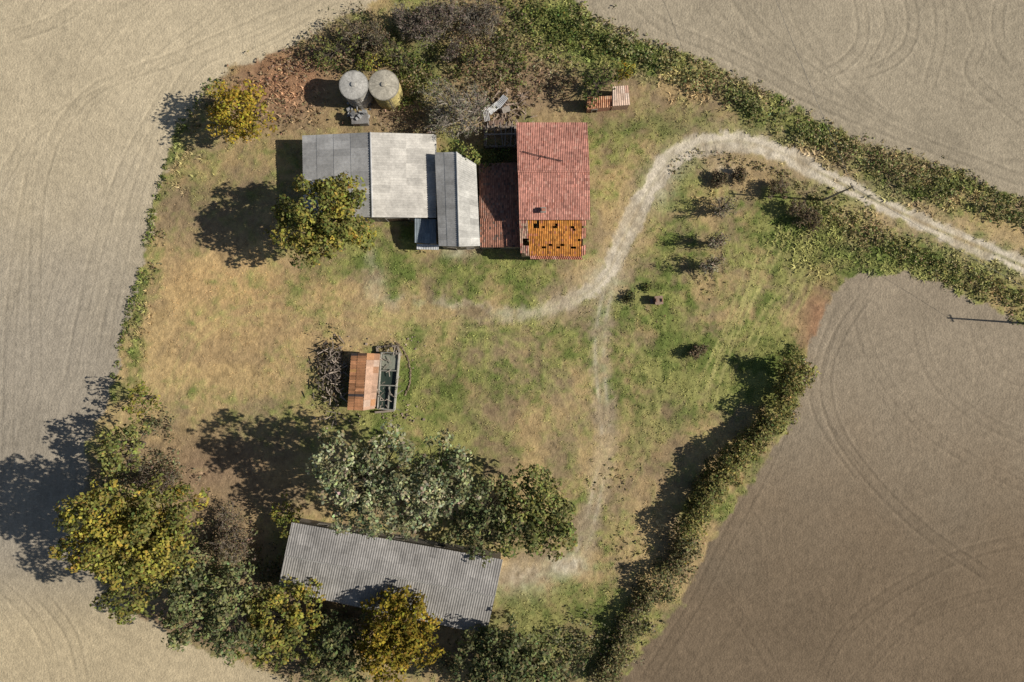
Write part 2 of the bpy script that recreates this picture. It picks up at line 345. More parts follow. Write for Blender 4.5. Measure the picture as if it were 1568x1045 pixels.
def bare_tree(name,px,py,r,ht,colr=(.2,.17,.15),pal=None,nleaf=300,dens=1.0,thick=1.0,lf=.12):
    e=empty(name); zc=ht*.65; bx,by,_=P(px,py,zc); R=r*S; mb=MB(); ends=[]
    def grow(p,d,l,rad,lev):
        q=p+d*l*.5+rng.normal(size=3)*l*.05; q2=q+(d+rng.normal(size=3)*.2)*l*.5
        cc=np.array(colr)*rng.uniform(.7,1.5)
        mb.tube(p,q,rad,rad*.8,4 if lev<2 else 3,cc); mb.tube(q,q2,rad*.8,rad*.55,4 if lev<2 else 3,cc)
        if lev>=3: ends.append(q2); return
        nb=[7,5,5][lev]; nb=max(3,int(nb*dens))
        for _ in range(nb):
            nd=d+rng.normal(size=3)*.75; nd[2]=abs(nd[2])*.5 if lev>0 else abs(nd[2]); nd/=np.linalg.norm(nd)
            st_=q if rng.random()<.4 else q2
            grow(st_,nd,l*rng.uniform(.5,.75),rad*.6,lev+1)
    base=np.array([bx,by,-.05])
    for s_ in range(3 if r<35 else 5):
        a=rng.random()*6.28; d=np.array([math.cos(a)*.6*R/ht*1.2,math.sin(a)*.6*R/ht*1.2,1]); d/=np.linalg.norm(d)
        grow(base+np.array([math.cos(a)*.15*R,math.sin(a)*.15*R,0]),d,ht*.42*min(1,R/(ht*.42)*.8+.1),(.03+.012*ht)*thick,0)
    mb.make('trunk_and_branches',M_bark,e)
    if nleaf:
        cl=[(q[0],q[1],q[2],.38,np.clip(rng.normal(1,.6),0,2)) for q in ends if rng.random()<nleaf/max(1,len(ends))]
        if cl: leaves('twig_leaves',cl,22,lf,pal or GREY,e)
    return e
def mass(name,clumps,pal,k=34,leaf=.17,flat=.8,gain=1.25): return leaves(name,clumps,k,leaf,pal,None,flat,gain=gain)
def strip(pts,width,h,n,rr=(.35,.8),bias=0,sdv=.6,patch=0):
    p=smooth(pts,8); sg=np.linalg.norm(np.diff(p,axis=0),axis=1); cum=np.concatenate([[0],np.cumsum(sg)]); out=[]
    for _ in range(n):
        s=rng.random()*cum[-1]; i=min(len(sg)-1,np.searchsorted(cum,s)-1); t=(s-cum[i])/sg[i]; q=p[i]*(1-t)+p[i+1]*t
        dd=(p[i+1]-p[i])/sg[i]; prof=.6+.8*vn(np.array(s/28.),np.array(width*.1),3)
        if patch and fbm(np.array(s/22.),np.array(width*.3),8,3)<patch: continue
        o=rng.normal()*.42; 
        if abs(o)>1: continue
        a=q+np.array([-dd[1],dd[0]])*o*width/2*prof
        r=rng.uniform(*rr); z=max(.1,h*prof*(1-o*o)*rng.uniform(.5,1)-r*.6)
        x,y,_=P(a[0],a[1],z); out.append((x,y,z,r,np.clip(rng.normal(1+bias,sdv)+.8*(prof-1),0,2)))
    return out
def zone(zs,n,rr=(.3,.6),h=.3,bias=0,sdv=.6,th=.42):
    out=[]; w=np.array([z[2]*z[3] for z in zs],float); w/=w.sum()
    for i in rng.choice(len(zs),n,p=w):
        a,b,rx,ry=zs[i]; px=a+rng.normal()*rx*.5; py=b+rng.normal()*ry*.5
        nn=float(fbm(np.array(px/14.),np.array(py/14.),31,3))
        if nn<th: continue
        r=rng.uniform(*rr); z=h*rng.uniform(.3,1)*(nn+.4); x,y,_=P(px,py,z); out.append((x,y,z,r,np.clip(rng.normal(1+bias,sdv),0,2)))
    return out
# big trees
tree('yellow_tree',[(365,165,40),(350,190,30,.85),(385,188,30,.9),(345,160,27,.85),(388,155,24,.85)],9.5,YEL,40,.2,gain=1.3)
tree('walnut_tree',[(490,320,54),(450,350,40,.85),(530,345,42,.9),(480,372,38,.8),(515,300,38,.9),(440,325,26,.75)],13.5,GOLDG,gain=1.65)
tree('young_tree',[(210,612,28)],7,YG,40,.2)
tree('field_maple_tree',[(182,690,36),(200,665,24,.9),(170,715,24,.8)],9.5,OLIVE,bias=.6,gain=1.6)
tree('poplar_tree',[(150,790,52),(245,785,50,.95),(195,840,60),(240,850,50,.9),(130,840,40,.85),(185,915,42,.9),(270,800,30,.8)],17,GOLDG,bias=.2,gain=1.5)
tree('oak_tree',[(300,910,52),(350,900,42,.9),(285,960,42,.85),(350,965,44,.9)],14,DARK,bias=.5,gain=1.75)
tree('oak_tree',[(420,950,50),(465,930,36,.85),(400,990,36,.8),(455,985,34,.8)],11,GOLDG,gain=1.5)
tree('yellow_tree',[(610,960,50),(590,1010,45,.9),(645,990,34,.9),(625,930,28,.8),(575,975,32,.75)],11,YEL,bias=-.3,gain=1.1)
tree('hornbeam_tree',[(515,985,42),(500,1030,36,.9),(540,1020,34,.9)],8,DARK,bias=.3)
tree('oak_tree',[(770,1000,50),(725,1010,38,.9),(815,1010,42,.9),(770,1040,50,.9),(860,1030,34,.7)],10,DARK,bias=.5,gain=1.6)
tree('poplar_tree',[(510,705,44),(545,745,46,.95),(600,715,50),(640,755,44,.95),(575,788,40,.9),(530,785,32,.8)],16,SILV,gain=1.85)
tree('poplar_tree',[(675,715,42),(655,780,34,.85),(700,750,34,.9),(620,800,28,.7)],14.5,SILV,bias=-.2,gain=1.75)
tree('oak_tree',[(750,765,40),(735,800,34,.85),(775,800,34,.85),(690,812,24,.6),(735,845,24,.6)],11.5,DARK,bias=.3,gain=1.7)
tree('oak_tree',[(820,765,42),(850,795,40,.9),(800,810,44,.9),(845,825,30,.8),(790,745,30,.85)],11,OLIVE,bias=.1,gain=1.65)
tree('young_tree',[(435,785,24),(440,808,18,.8)],6,YG,38,.2)
tree('ivy_covered_tree',[(712,236,15),(700,226,10,.9),(727,240,10,.9)],6.0,GREEN,44,.17,bias=.9,gain=1.6)
tree('elder_tree',[(912,122,22),(935,110,18,.9),(905,142,16,.8)],5.5,GREEN,44,.17)
tree('yellow_shrub_tree',[(960,102,13),(950,118,11,.8)],4,YEL,44,.16,bias=-.3)
tree('laurel_tree',[(730,90,26),(718,75,20,.9)],5,OLIVE,34,.17,sparse=.6,bias=.4)
tree('laurel_tree',[(505,85,22),(530,60,20,.9),(490,70,16,.8)],4.5,OLIVE,36,.17,sparse=.7,bias=.2)
tree('elder_tree',[(605,75,22),(625,95,20,.9)],4.5,OLIVE,36,.17,sparse=.6,bias=.3)
tree('yellow_shrub_tree',[(572,95,20),(555,100,13,.8)],4,YG,40,.16,bias=.2)
# small pale trees standing alone east of the house
for a,b,r,h in[(1108,318,19,5.0),(1100,366,15,5.2),(1092,405,19,5.0)]:
    tree('small_fruit_tree',[(a,b,r),(a+r*.6,b-r*.3,r*.6,.85),(a-r*.5,b+r*.4,r*.55,.8)],h,GREY,22,.12,sparse=.75,gain=1.15,grow_=1.0,mrc=.3)
    bare_tree('bare_shrub_tree',a,b,r*.8,h*.95,(.36,.31,.25),GREY,60,.7,1.2,.12)
# bare trees
bare_tree('bare_tree',706,165,46,8,(.30,.26,.22),[(.15,.15,.09),(.23,.22,.14),(.33,.31,.21)],420)
bare_tree('bare_tree',672,50,52,6,(.23,.19,.16),TWIG,600)
bare_tree('bare_tree',640,30,36,5,(.23,.19,.16),TWIG,300)
bare_tree('bare_tree',735,30,40,5,(.23,.20,.16),TWIG,250)
bare_tree('bare_tree',560,50,36,5,(.22,.19,.14),BROWN,300)
for a,b,r,h in[(1225,325,16,3.2),(1185,288,15,3),(1135,270,11,2.0),(1100,272,10,2.0),(1245,335,13,2.8),(1070,540,10,2.2)]:
    bare_tree('bare_shrub_tree',a,b,r,h,(.34,.28,.22),BROWN,200,.85,1.1,.12)
bare_tree('bare_tree',345,815,46,6,(.24,.20,.16),BROWN,500)
bare_tree('bare_tree',235,730,30,5,(.26,.22,.18),BROWN,350)
# hedges, brambles, weeds
HD=[(.065,.068,.028),(.13,.125,.045),(.23,.20,.075)]
mass('boundary_hedge',strip([(1222,555),(1205,610),(1175,650),(1140,690),(1105,725),(1075,770),(1055,820)],54,4.4,950,(.4,1.0),-.05),HD,32,.19,gain=1.65)
mass('boundary_hedge',strip([(1055,820),(1035,870),(1000,905),(975,940),(950,985),(920,1050)],58,3.2,620,(.35,.9),0,.8),[(.07,.07,.034),(.135,.125,.06),(.22,.19,.10)],30,.18,gain=1.4)
mass('yellow_shrub',zone([(1045,835,16,14),(1040,860,10,10)],60,(.3,.6),1.8,th=0),YEL,34,.16)
mass('embankment_hedge',strip([(880,35),(950,72),(1040,108),(1110,140),(1190,185),(1260,215),(1340,248),(1450,290),(1570,335),(1750,410)],50,1.3,1350,(.25,.75),.1,.9,.36),[(.07,.085,.032),(.14,.15,.056),(.26,.24,.12)],24,.17,gain=1.55)
mass('embankment_weeds',strip([(870,10),(950,48),(1060,92),(1200,160),(1300,215),(1450,262),(1570,312),(1750,385)],30,.35,750,(.2,.45),.5,.8),[(.12,.13,.05),(.21,.20,.085),(.33,.28,.15)],22,.14,gain=1.4)
mass('roadside_weeds',strip([(1240,305),(1330,358),(1420,398),(1500,433),(1600,480),(1750,545)],64,.7,1000,(.25,.65),.2,.9,.3),[(.085,.10,.035),(.165,.165,.06),(.28,.245,.12)],24,.16,gain=1.5)
mass('roadside_weeds',strip([(1030,265),(1060,240),(1130,245),(1200,268),(1260,310)],24,.4,120,(.2,.4),.3,.8),WEED,22,.13)
mass('brambles',zone([(560,50,70,50),(500,75,50,25),(640,120,40,35),(760,60,60,70),(700,20,80,30),(740,110,50,50)],700,(.3,.75),1.2,0,.9,.3),[(.085,.085,.04),(.17,.14,.08),(.29,.23,.14)],28,.16)
mass('bramble_thicket',zone([(430,105,65,28),(400,130,60,25),(470,95,40,30)],200,(.2,.45),.35,.2,.7,.4),[(.17,.12,.07),(.28,.19,.12),(.38,.28,.18)],22,.14)
mass('green_undergrowth',zone([(640,110,34,40),(500,95,40,14),(870,50,70,38),(930,70,50,25),(820,20,50,30),(625,150,24,30),(590,70,60,40),(780,90,40,50),(690,100,30,30)],850,(.3,.7),.8,.1,.8,.3),GREEN,28,.16,gain=1.5)
mass('ivy',zone([(762,238,28,14),(745,250,14,12),(680,232,10,8)],150,(.3,.55),3.4,-.3,.6,0),GREEN,32,.15)
mass('dry_undergrowth',zone([(780,110,70,60),(830,135,70,40),(440,170,60,35),(650,180,50,30),(600,180,40,20),(860,110,50,40)],650,(.2,.5),.4,0,.8,.33),DRY,20,.14)
mass('field_edge_weeds',strip([(330,120),(295,165),(266,215),(250,265),(236,320),(225,390),(202,460),(188,520),(176,580)],18,.3,420,(.15,.4),.3,.7,.45),GREEN,26,.13,gain=1.5)
mass('field_edge_dry_weeds',strip([(345,125),(305,180),(282,215),(262,265),(246,320),(240,390),(215,460),(200,520)],34,.25,300,(.15,.35),.4,.7,.4),WEED,22,.13)
mass('woodland_undergrowth',zone([(240,720,50,40),(330,850,60,60),(180,740,40,30),(420,880,40,40),(520,950,60,30),(690,830,80,18),(880,990,50,50),(700,1020,60,30),(960,970,40,40),(240,650,30,20),(480,1010,60,40),(660,850,50,12)],1100,(.35,.8),.9,0,.8,.25),[(.065,.065,.035),(.12,.12,.06),(.21,.19,.12)],26,.17,gain=1.4)
mass('field_corner_weeds',zone([(1225,560,16,22),(1215,540,12,14)],90,(.25,.6),.8,0,.7,0),GREEN,30,.14)
mass('evergreen_bush',zone([(965,456,9,9)],40,(.3,.6),.9,0,.5,0),DARK,34,.14)
mass('evergreen_bush',zone([(992,440,7,7)],24,(.3,.5),.6,0,.5,0),OLIVE,34,.14)
mass('meadow_weeds',zone([(1010,480,25,15),(1075,430,30,20),(940,730,40,30),(960,830,40,30),(520,380,30,8),(640,385,40,6),(820,400,60,6)],160,(.12,.26),.12,.4,.7,.4),WEED,20,.12)
# ---------------------------------------------------------------- roofs
def slope(name,a,b,c,d,mat,base,parent,period=.3,amp=.05,course=.45,jit=.15,sheetw=1,step=.035,holes=(),pal=None,seg=6,overseed=0):
    a,b,c,d=[np.array(q,float) for q in(a,b,c,d)]
    wu=np.linalg.norm(b-a); wv=np.linalg.norm(d-a); nu=max(2,int(round(wu/period))); nv=max(1,int(round(wv/course)))
    nrm=np.cross(b-a,d-a); nrm/=np.linalg.norm(nrm); 
    if nrm[2]<0:nrm=-nrm
    U=np.linspace(0,1,nu*seg+1); off=amp*np.sin(U*nu*2*np.pi)
    Vs=[];Fs=[];Cs=[]; bi=0; base=np.array(base)
    sj=rng.normal(size=(nu//sheetw+2,nv)); pal=np.array(pal) if pal is not None else None
    pj=rng.random((nu//sheetw+2,nv))
    for j in range(nv):
        rows=[]
        for v,o in((j/nv-.15/nv*(j>0),step),((j+1)/nv,0)):
            L=a+(d-a)*v; R=b+(c-b)*v
            rows.append(L[None]*(1-U[:,None])+R[None]*U[:,None]+nrm*(off+o)[:,None])
        Vs+=rows; n_=len(U); q=np.arange(n_-1); F_=np.stack([bi+q,bi+q+1,bi+n_+q+1,bi+n_+q],1)
        keep=np.ones(n_-1,bool); um=(U[:-1]+U[1:])/2; vm=(j+.5)/nv
        for h in holes: keep&=~((um>h[0])&(um<h[1])&(vm>h[2])&(vm<h[3]))
        idx=((q//seg)//sheetw)
        cc=base[None]*(1+jit*sj[idx,j])[:,None]
        if pal is not None:
            t=pj[idx,j]; sel=t<.28; cc[sel]=pal[(t[sel]/.28*len(pal)).astype(int)%len(pal)]*(1+jit*.5*sj[idx,j][sel])[:,None]
        Fs.append(F_[keep]);Cs.append(cc[keep]); bi+=2*n_
    return np_mesh(name,np.vstack(Vs),np.vstack(Fs),np.vstack(Cs),mat,parent,True)
def lerp(p,q,t): return tuple(p[i]*(1-t)+q[i]*t for i in range(3))
def walls(parent,pts,col,name='walls'):
    mb=MB(); n=len(pts)
    for i in range(n):
        p,q=pts[i],pts[(i+1)%n]; mb.poly([(p[0],p[1],-.2),(q[0],q[1],-.2),(q[0],q[1],q[2]),(p[0],p[1],p[2])],col)
    return mb.make(name,M_wall,parent)
def opening(parent,p,q,t,w,z0,h,kind='window'):
    p=np.array(p[:2]);q=np.array(q[:2]);d=(q-p);L=np.linalg.norm(d);d/=L;nrm=np.array([d[1],-d[0]]);c=p+(q-p)*t; rot=math.atan2(d[1],d[0])
    fr=MB(); fc=(.22,.2,.17)
    zc=z0+h/2
    def B(mb,off,du,dz,sw,sh,dep,col):
        x=c+d*du+nrm*off; mb.box((x[0],x[1],zc+dz),(sw,dep,sh),rot,col)
    B(fr,.05,-(w/2+.06),0,.12,h+.24,.14,fc);B(fr,.05,(w/2+.06),0,.12,h+.24,.14,fc);B(fr,.052,0,h/2+.07,w,.13,.14,fc)
    if kind=='window': B(fr,.07,0,-h/2-.06,w,.12,.22,fc); B(fr,.03,0,0,.05,h,.05,(.15,.1,.07))
    fr.make(kind+'_frame',M_conc,parent)
    pn=MB()
    if kind=='window': B(pn,.012,0,0,w,h,.02,(0,0,0)); pn.make('window_glass',M_glass,parent)
    else:
        k_=max(2,int(w/.2))
        for i_ in range(k_): B(pn,.015+.006*(i_%2),-w/2+(i_+.5)*w/k_,0,w/k_-.01,h,.03,np.array([.11,.075,.05])*rng.uniform(.7,1.3))
        pn.make('door_boards',M_wood,parent)
def gable_walls(parent,sw,nw,rn,rs,ne,se,col,k=.3):
    f=lambda p,sx,sy:(p[0]+sx*k,p[1]+sy*k,p[2]-.07)
    pts=[f(sw,1,1),f(rs,0,1),f(se,-1,1),f(ne,-1,-1),f(rn,0,-1),f(nw,1,-1)]
    walls(parent,pts,col); return pts
# --- big barn
bn=empty('livestock_barn')
ez,rz=3.3,5.6
NW=P(463,208,ez);SW=P(465,331,ez);RN=P(567,203,rz);RS=P(570,333,rz);NE=P(668,206,ez);SE=P(668,334,ez)
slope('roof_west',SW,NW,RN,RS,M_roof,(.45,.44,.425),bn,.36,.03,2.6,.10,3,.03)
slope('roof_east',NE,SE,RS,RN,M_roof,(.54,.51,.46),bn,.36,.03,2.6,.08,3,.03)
pb=gable_walls(bn,SW,NW,RN,RS,NE,SE,(.33,.29,.24))
mb=MB(); mb.tube(RN,RS,.14,.14,8,(.42,.42,.42)); mb.make('ridge_cap',M_roof,bn,True)
opening(bn,pb[0],pb[1],.5,3.2,0,2.8,'door');opening(bn,pb[1],pb[2],.35,3.2,0,2.8,'door')
for t in(.2,.5,.8): opening(bn,pb[5],pb[0],t,1.2,1.4,.9)
# --- narrow gabled building
nb=empty('grain_store')
ez,rz=4.6,5.6
NW=P(666,234,ez);SW=P(672,377,ez);RN=P(699,233,rz);RS=P(703,378,rz);NE=P(729,252,ez);SE=P(735,377,ez)
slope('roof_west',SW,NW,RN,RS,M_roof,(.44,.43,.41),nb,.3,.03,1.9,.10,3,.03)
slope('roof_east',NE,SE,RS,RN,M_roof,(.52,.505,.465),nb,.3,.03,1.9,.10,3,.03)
pb=gable_walls(nb,SW,NW,RN,RS,NE,SE,(.36,.31,.25),.25)
mb=MB(); mb.tube(RN,RS,.12,.12,8,(.42,.42,.41)); mb.make('ridge_cap',M_roof,nb,True)
opening(nb,pb[0],pb[1],.5,1.2,0,2.1,'door');opening(nb,pb[1],pb[2],.5,1.0,1.2,1.1);opening(nb,pb[5],pb[0],.85,1.0,2.4,.9)
# --- lean-to
lt=empty('lean_to_shed')
a=P(635,372,2.3);b=P(668,374,2.3);c=P(668,336,2.9);d=P(635,335,2.9)
slope('roof',a,b,c,d,M_roof,T(128,136,140),lt,.25,.03,1.8,.08,3)
a2=P(638,382,1.9);b2=P(672,383,1.9);c2=P(672,375,2.15);d2=P(638,374,2.15)
slope('lower_roof',a2,b2,c2,d2,M_roof,T(185,183,178),lt,.25,.03,.9,.08,3)
walls(lt,[(a[0]+.1,a[1]+.1,2.2),(b[0]-.1,b[1]+.1,2.2),(c[0]-.1,c[1]-.1,2.8),(d[0]+.1,d[1]-.1,2.8)],(.3,.26,.2))
opening(lt,(a[0]+.1,a[1]+.1),(b[0]-.1,b[1]+.1),.5,1.0,0,1.9,'door')
# --- farmhouse
TILE=T(188,132,114); TPAL=[T(172,114,96),T(202,152,132),T(158,110,96),T(196,138,118)]
fh=empty('farmhouse')
ez,rz=6.0,7.7
NW=P(791,188,ez);NE=P(899,188,ez);SW=P(795,337,ez);SE=P(904,337,ez)
RW=P(793,263,rz);RE=P(903,263,rz)
slope('roof_south',SW,SE,RE,RW,M_tile,TILE,fh,.26,.03,.42,.11,1,.03,pal=TPAL)
slope('roof_north',NE,NW,RW,RE,M_tile,TILE,fh,.26,.03,.42,.11,1,.03,pal=TPAL)
mb=MB()
for i_ in range(26):
    mb.tube(lerp(RW,RE,i_/26),lerp(RW,RE,(i_+1)/26),.16,.13,8,TILE*rng.uniform(.8,1.15))
mb.make('ridge_tiles',M_tile,fh,True)
k=.3; wp=[(SW[0]+k,SW[1]+k,ez-.05),(SE[0]-k,SE[1]+k,ez-.05),(RE[0]-k,RE[1],rz-.08),(NE[0]-k,NE[1]-k,ez-.05),(NW[0]+k,NW[1]-k,ez-.05),(RW[0]+k,RW[1],rz-.08)]
walls(fh,wp,(.38,.31,.24))
for t in(.3,.75):
    opening(fh,wp[1],wp[2],t,1.0,3.6,1.3);opening(fh,wp[2],wp[3],t,1.0,3.6,1.3);opening(fh,wp[1],wp[2],t,1.0,1.0,1.2)
opening(fh,wp[2],wp[3],.35,1.2,0,2.2,'door');
for t in(.25,.75): opening(fh,wp[3],wp[4],t,1.0,3.6,1.3)
mb=MB()
for px,py,s in((832,322,.6),):
    zr=6.0+1.7*min((337-py),(py-188))/75; x,y,_=P(px,py,zr+.5)
    mb.box((x,y,zr+.1),(s,s,.9),0,(.35,.2,.14)); mb.box((x,y,zr+.58),(s+.2,s+.2,.1),0,(.3,.27,.24)); mb.box((x,y,zr+.8),(s*.9,s*.7,.06),0,(.4,.18,.12))
    for q in(-1,1): mb.box((x+q*s*.35,y,zr+.70),(.1,s*.6,.14),0,(.3,.2,.15))
mb.make('chimney',M_wall,fh)
mb=MB()
pp=[P(800,232,7.25),P(822,238,7.45),P(845,243,7.55),P(862,247,7.6)]
for i_ in range(3): mb.tube(pp[i_],pp[i_+1],.06,.06,5,(.06,.05,.05))
mb.tube(P(833,238,7.4),P(836,244,8.1),.05,.04,5,(.05,.05,.05)); mb.make('roof_cable',M_wood,fh)
RUST=T(190,126,62); RP=[T(204,144,74),T(160,102,58),T(182,118,84),T(198,136,58)]
a=P(811,392,4.2);b=P(890,393,4.2);c=P(891,338,5.3);d=P(808,338,5.3)
hs=[(.10,.20,.80,.90),(.16,.21,.86,1.0),(.26,.31,.80,.86),(.46,.54,.78,.86),(.50,.56,.84,.92),(.80,.86,.78,.88),(.84,.88,.68,.80),(.24,.33,.22,.30),(.37,.44,.28,.36),(.53,.60,.22,.28),(.60,.67,.28,.36),(.80,.89,.24,.32),(.93,.98,.4,.48)]
slope('lichen_roof',a,b,c,d,M_tile,RUST,fh,.26,.04,.36,.16,1,.03,holes=hs,pal=RP)
slope('lichen_roof_verge',P(797,391,4.2),P(811,392,4.2),P(808,338,5.3),P(795,338,5.3),M_tile,T(184,152,128),fh,.28,.05,.36,.2,1,.03,pal=TPAL,holes=[(.3,1,.25,.5),(.0,.5,.0,.1)])
slope('lichen_roof_eave',P(812,397,4.05),P(893,398,4.05),P(890,393,4.22),P(811,392,4.22),M_tile,T(172,112,86),fh,.3,.05,.4,.15,1,.03,pal=TPAL)
slope('lichen_roof_east_verge',P(890,393,4.2),P(897,390,4.2),P(898,338,5.3),P(891,338,5.3),M_tile,T(184,128,104),fh,.3,.05,.36,.15,1,.03,pal=TPAL,holes=[(0,1,.3,.5),(0,1,.8,.88)])
mb=MB()
for i_ in range(9):
    t=i_/8; p_=lerp(P(799,390,4.0),P(892,391,4.0),t); q_=lerp(P(799,338,5.1),P(892,338,5.1),t); mb.tube(p_,q_,.06,.06,4,(.12,.08,.05))
mb.make('rafters',M_wood,fh)
p0=P(799,389,4.0);p1=P(892,390,4.0);p2=P(894,337,5.2);p3=P(799,337,5.2)
wp=[p0,p1,p2,p3]; walls(fh,wp,(.40,.32,.24),'annex_walls')
opening(fh,p0,p1,.3,1.1,0,2.1,'door');opening(fh,p0,p1,.7,1.0,1.1,1.1);opening(fh,p1,p2,.5,.9,1.2,1.1)
DT=T(150,110,92); DP=[T(124,92,78),T(172,126,104),T(144,118,104),T(114,96,84)]
a=P(735,379,2.9);b=P(797,379,2.9);c=P(797,335,3.7);d=P(735,335,3.7)
slope('wing_roof_south',a,b,c,d,M_tile,T(160,114,94),fh,.28,.05,.4,.15,1,.03,pal=DP)
c2=P(797,249,2.6);d2=P(733,251,2.6)
slope('wing_roof_north',c2,d2,d,c,M_tile,DT,fh,.28,.05,.4,.15,1,.03,pal=DP)
walls(fh,[(a[0]+.1,a[1]+.2,2.85),(b[0],b[1]+.2,2.85),(c[0],c[1],3.65),(c2[0],c2[1]-.2,2.5),(d2[0]+.1,d2[1]-.2,2.5),(d[0]+.1,d[1],3.65)],(.36,.3,.23),'wing_walls')
opening(fh,(a[0]+.1,a[1]+.2),(b[0],b[1]+.2),.4,1.1,0,2.0,'door')
# ruined outbuilding
ru=empty('ruined_outbuilding')
w0=P(742,222,2.4);w1=P(790,222,2.4);w2=P(789,190,2.4);w3=P(742,192,2.4)
mb=MB()
for p_,q_,h_ in((w0,w1,2.2),(w1,w2,2.6),(w2,w3,1.7),(w3,w0,2.0)):
    L=math.dist(p_[:2],q_[:2]); rot=math.atan2(q_[1]-p_[1],q_[0]-p_[0]); nn=7
    for i_ in range(nn):
        t=(i_+.5)/nn; x=p_[0]*(1-t)+q_[0]*t; y=p_[1]*(1-t)+q_[1]*t; hh=h_*rng.uniform(.6,1); mb.box((x,y,hh/2-.1),(L/nn-.02,.33,hh),rot,np.array([.27,.22,.18])*rng.uniform(.8,1.2))
mb.make('broken_walls',M_wall,ru)
mb=MB()
for i_ in range(5):
    t=(i_+.5)/5; p_=lerp(w3,w2,t); q_=lerp(w0,w1,t); mb.tube((p_[0],p_[1]+.3,2.4+.1*rng.normal()),(q_[0]+.2*rng.normal(),q_[1]-.2,2.5),.09,.08,6,np.array([.22,.19,.17])*rng.uniform(.7,1.5),True)
mb.tube((w0[0],(w0[1]+w3[1])/2,2.62),(w1[0],(w1[1]+w2[1])/2,2.6),.1,.1,6,(.3,.27,.24),True)
mb.make('beams',M_wood,ru)
# scrap pile
sp=empty('scrap_sheet_pile')
def sheet(px,py,z,L,W,rot,tilt,col,nm='sheet'):
    x,y,_=P(px,py,z); u=np.array([math.cos(rot),math.sin(rot),tilt]);v=np.array([-math.sin(rot),math.cos(rot),.1*rng.normal()]); c_=np.array([x,y,z])
    slope(nm,c_-u*L/2-v*W/2,c_+u*L/2-v*W/2,c_+u*L/2+v*W/2,c_-u*L/2+v*W/2,M_roof,col,sp,.22,.03,5,.05,2)
for q in[(768,156,1.1,1.1,2.0,-.7,.3,(.6,.6,.6)),(756,166,.9,1.0,1.9,-.9,-.2,(.58,.58,.57)),(745,178,.9,.9,1.5,.2,.2,(.5,.48,.46)),(775,168,1.0,.8,1.2,1.9,.3,(.36,.32,.28)),(745,168,.9,.8,1.4,-.8,.1,(.55,.52,.50)),(760,188,.8,2.2,.7,.1,.1,(.3,.2,.15))]: sheet(*q)
mb=MB()
for i_ in range(190):
    px=rng.normal(764,24);py=rng.normal(170,17);x,y,_=P(px,py,.4); L=rng.uniform(.3,2.0); mb.box((x,y,rng.uniform(.1,.8)),(L,.12,.1),rng.random()*3.1,np.array([.34,.26,.20])*rng.uniform(.4,1.7),rng.normal()*.25)
mb.make('broken_timbers',M_wood,sp)
# tanks
def tank(px,py,r,h,side,top):
    e=empty('water_tank'); x,y,_=P(px,py,h); R=r*S*(H-h)/H; n_=40; mb=MB(); 
    prof=[(R,-.1),(R,h*.33),(R+.05,h*.34),(R+.05,h*.37),(R,h*.38),(R,h*.66),(R+.05,h*.67),(R+.05,h*.70),(R,h*.71),(R,h-.02),(R+.1,h-.02),(R+.1,h+.1),(R*.97,h+.12),(R*.6,h+.24),(R*.3,h+.32),(.35,h+.35),(.35,h+.5),(.28,h+.52),(.001,h+.54)]
    for i_ in range(len(prof)-1):
        for j in range(n_):
            a0,a1=2*math.pi*j/n_,2*math.pi*(j+1)/n_; r0,z0=prof[i_];r1,z1=prof[i_+1]
            st_=1+.12*math.sin(j*1.7+px)+.1*rng.normal()
            mb.poly([(x+r0*math.cos(a0),y+r0*math.sin(a0),z0),(x+r0*math.cos(a1),y+r0*math.sin(a1),z0),(x+r1*math.cos(a1),y+r1*math.sin(a1),z1),(x+r1*math.cos(a0),y+r1*math.sin(a0),z1)],np.array(side if i_<9 else top)*(st_ if i_<9 else 1+.08*rng.normal())*(.7 if i_ in(10,11) else 1))
    mb.make('shell',M_conc,e)
    ld=MB(); an=-1.2
    for s_ in(-.2,.2):
        px_,py_=x+(R+.15)*math.cos(an)-s_*math.sin(an),y+(R+.15)*math.sin(an)+s_*math.cos(an); ld.tube((px_,py_,0),(px_,py_,h+.3),.03,.03,5,(.2,.18,.16))
    for i_ in range(int(h/.35)):
        z=.3+i_*.35; c0=(x+(R+.15)*math.cos(an)+.2*math.sin(an),y+(R+.15)*math.sin(an)-.2*math.cos(an),z); c1=(x+(R+.15)*math.cos(an)-.2*math.sin(an),y+(R+.15)*math.sin(an)+.2*math.cos(an),z); ld.tube(c0,c1,.02,.02,4,(.2,.18,.16))
    ld.make('ladder',M_wood,e)
tank(542,131,21.5,4.2,(.42,.40,.36),(.48,.46,.42))
tank(588,131,22.5,4.2,(.46,.38,.16),(.45,.41,.33))
pu=empty('pump_hut'); mb=MB(); x,y,_=P(551,182,1.3)
mb.box((x,y,.65),(2.3,1.5,1.3),.05,(.22,.21,.20)); mb.box((x,y+.04,1.36),(2.5,1.7,.1),.05,(.24,.23,.22)); mb.make('walls_and_slab',M_conc,pu)
mb=MB(); mb.box((x-.5,y-.765,.5),(.7,.05,1.0),.05,(.12,.09,.07)); mb.make('door',M_wood,pu)
mb=MB()
for i_ in range(26):
    px=rng.uniform(531,570);py=rng.uniform(158,190);a_,b_,_=P(px,py,.3); s=rng.uniform(.2,.6); mb.box((a_,b_,s/2+(1.4 if abs(px-551)<11 and py>175 else 0)),(s,s*rng.uniform(.6,1.3),s),rng.random()*3,np.array([.3,.3,.3])*rng.uniform(.3,1.6))
mb.tube(P(545,150,1.2),P(548,176,1.2),.08,.08,8,(.3,.3,.3)); mb.make('pipes_and_crates',M_conc,pu)
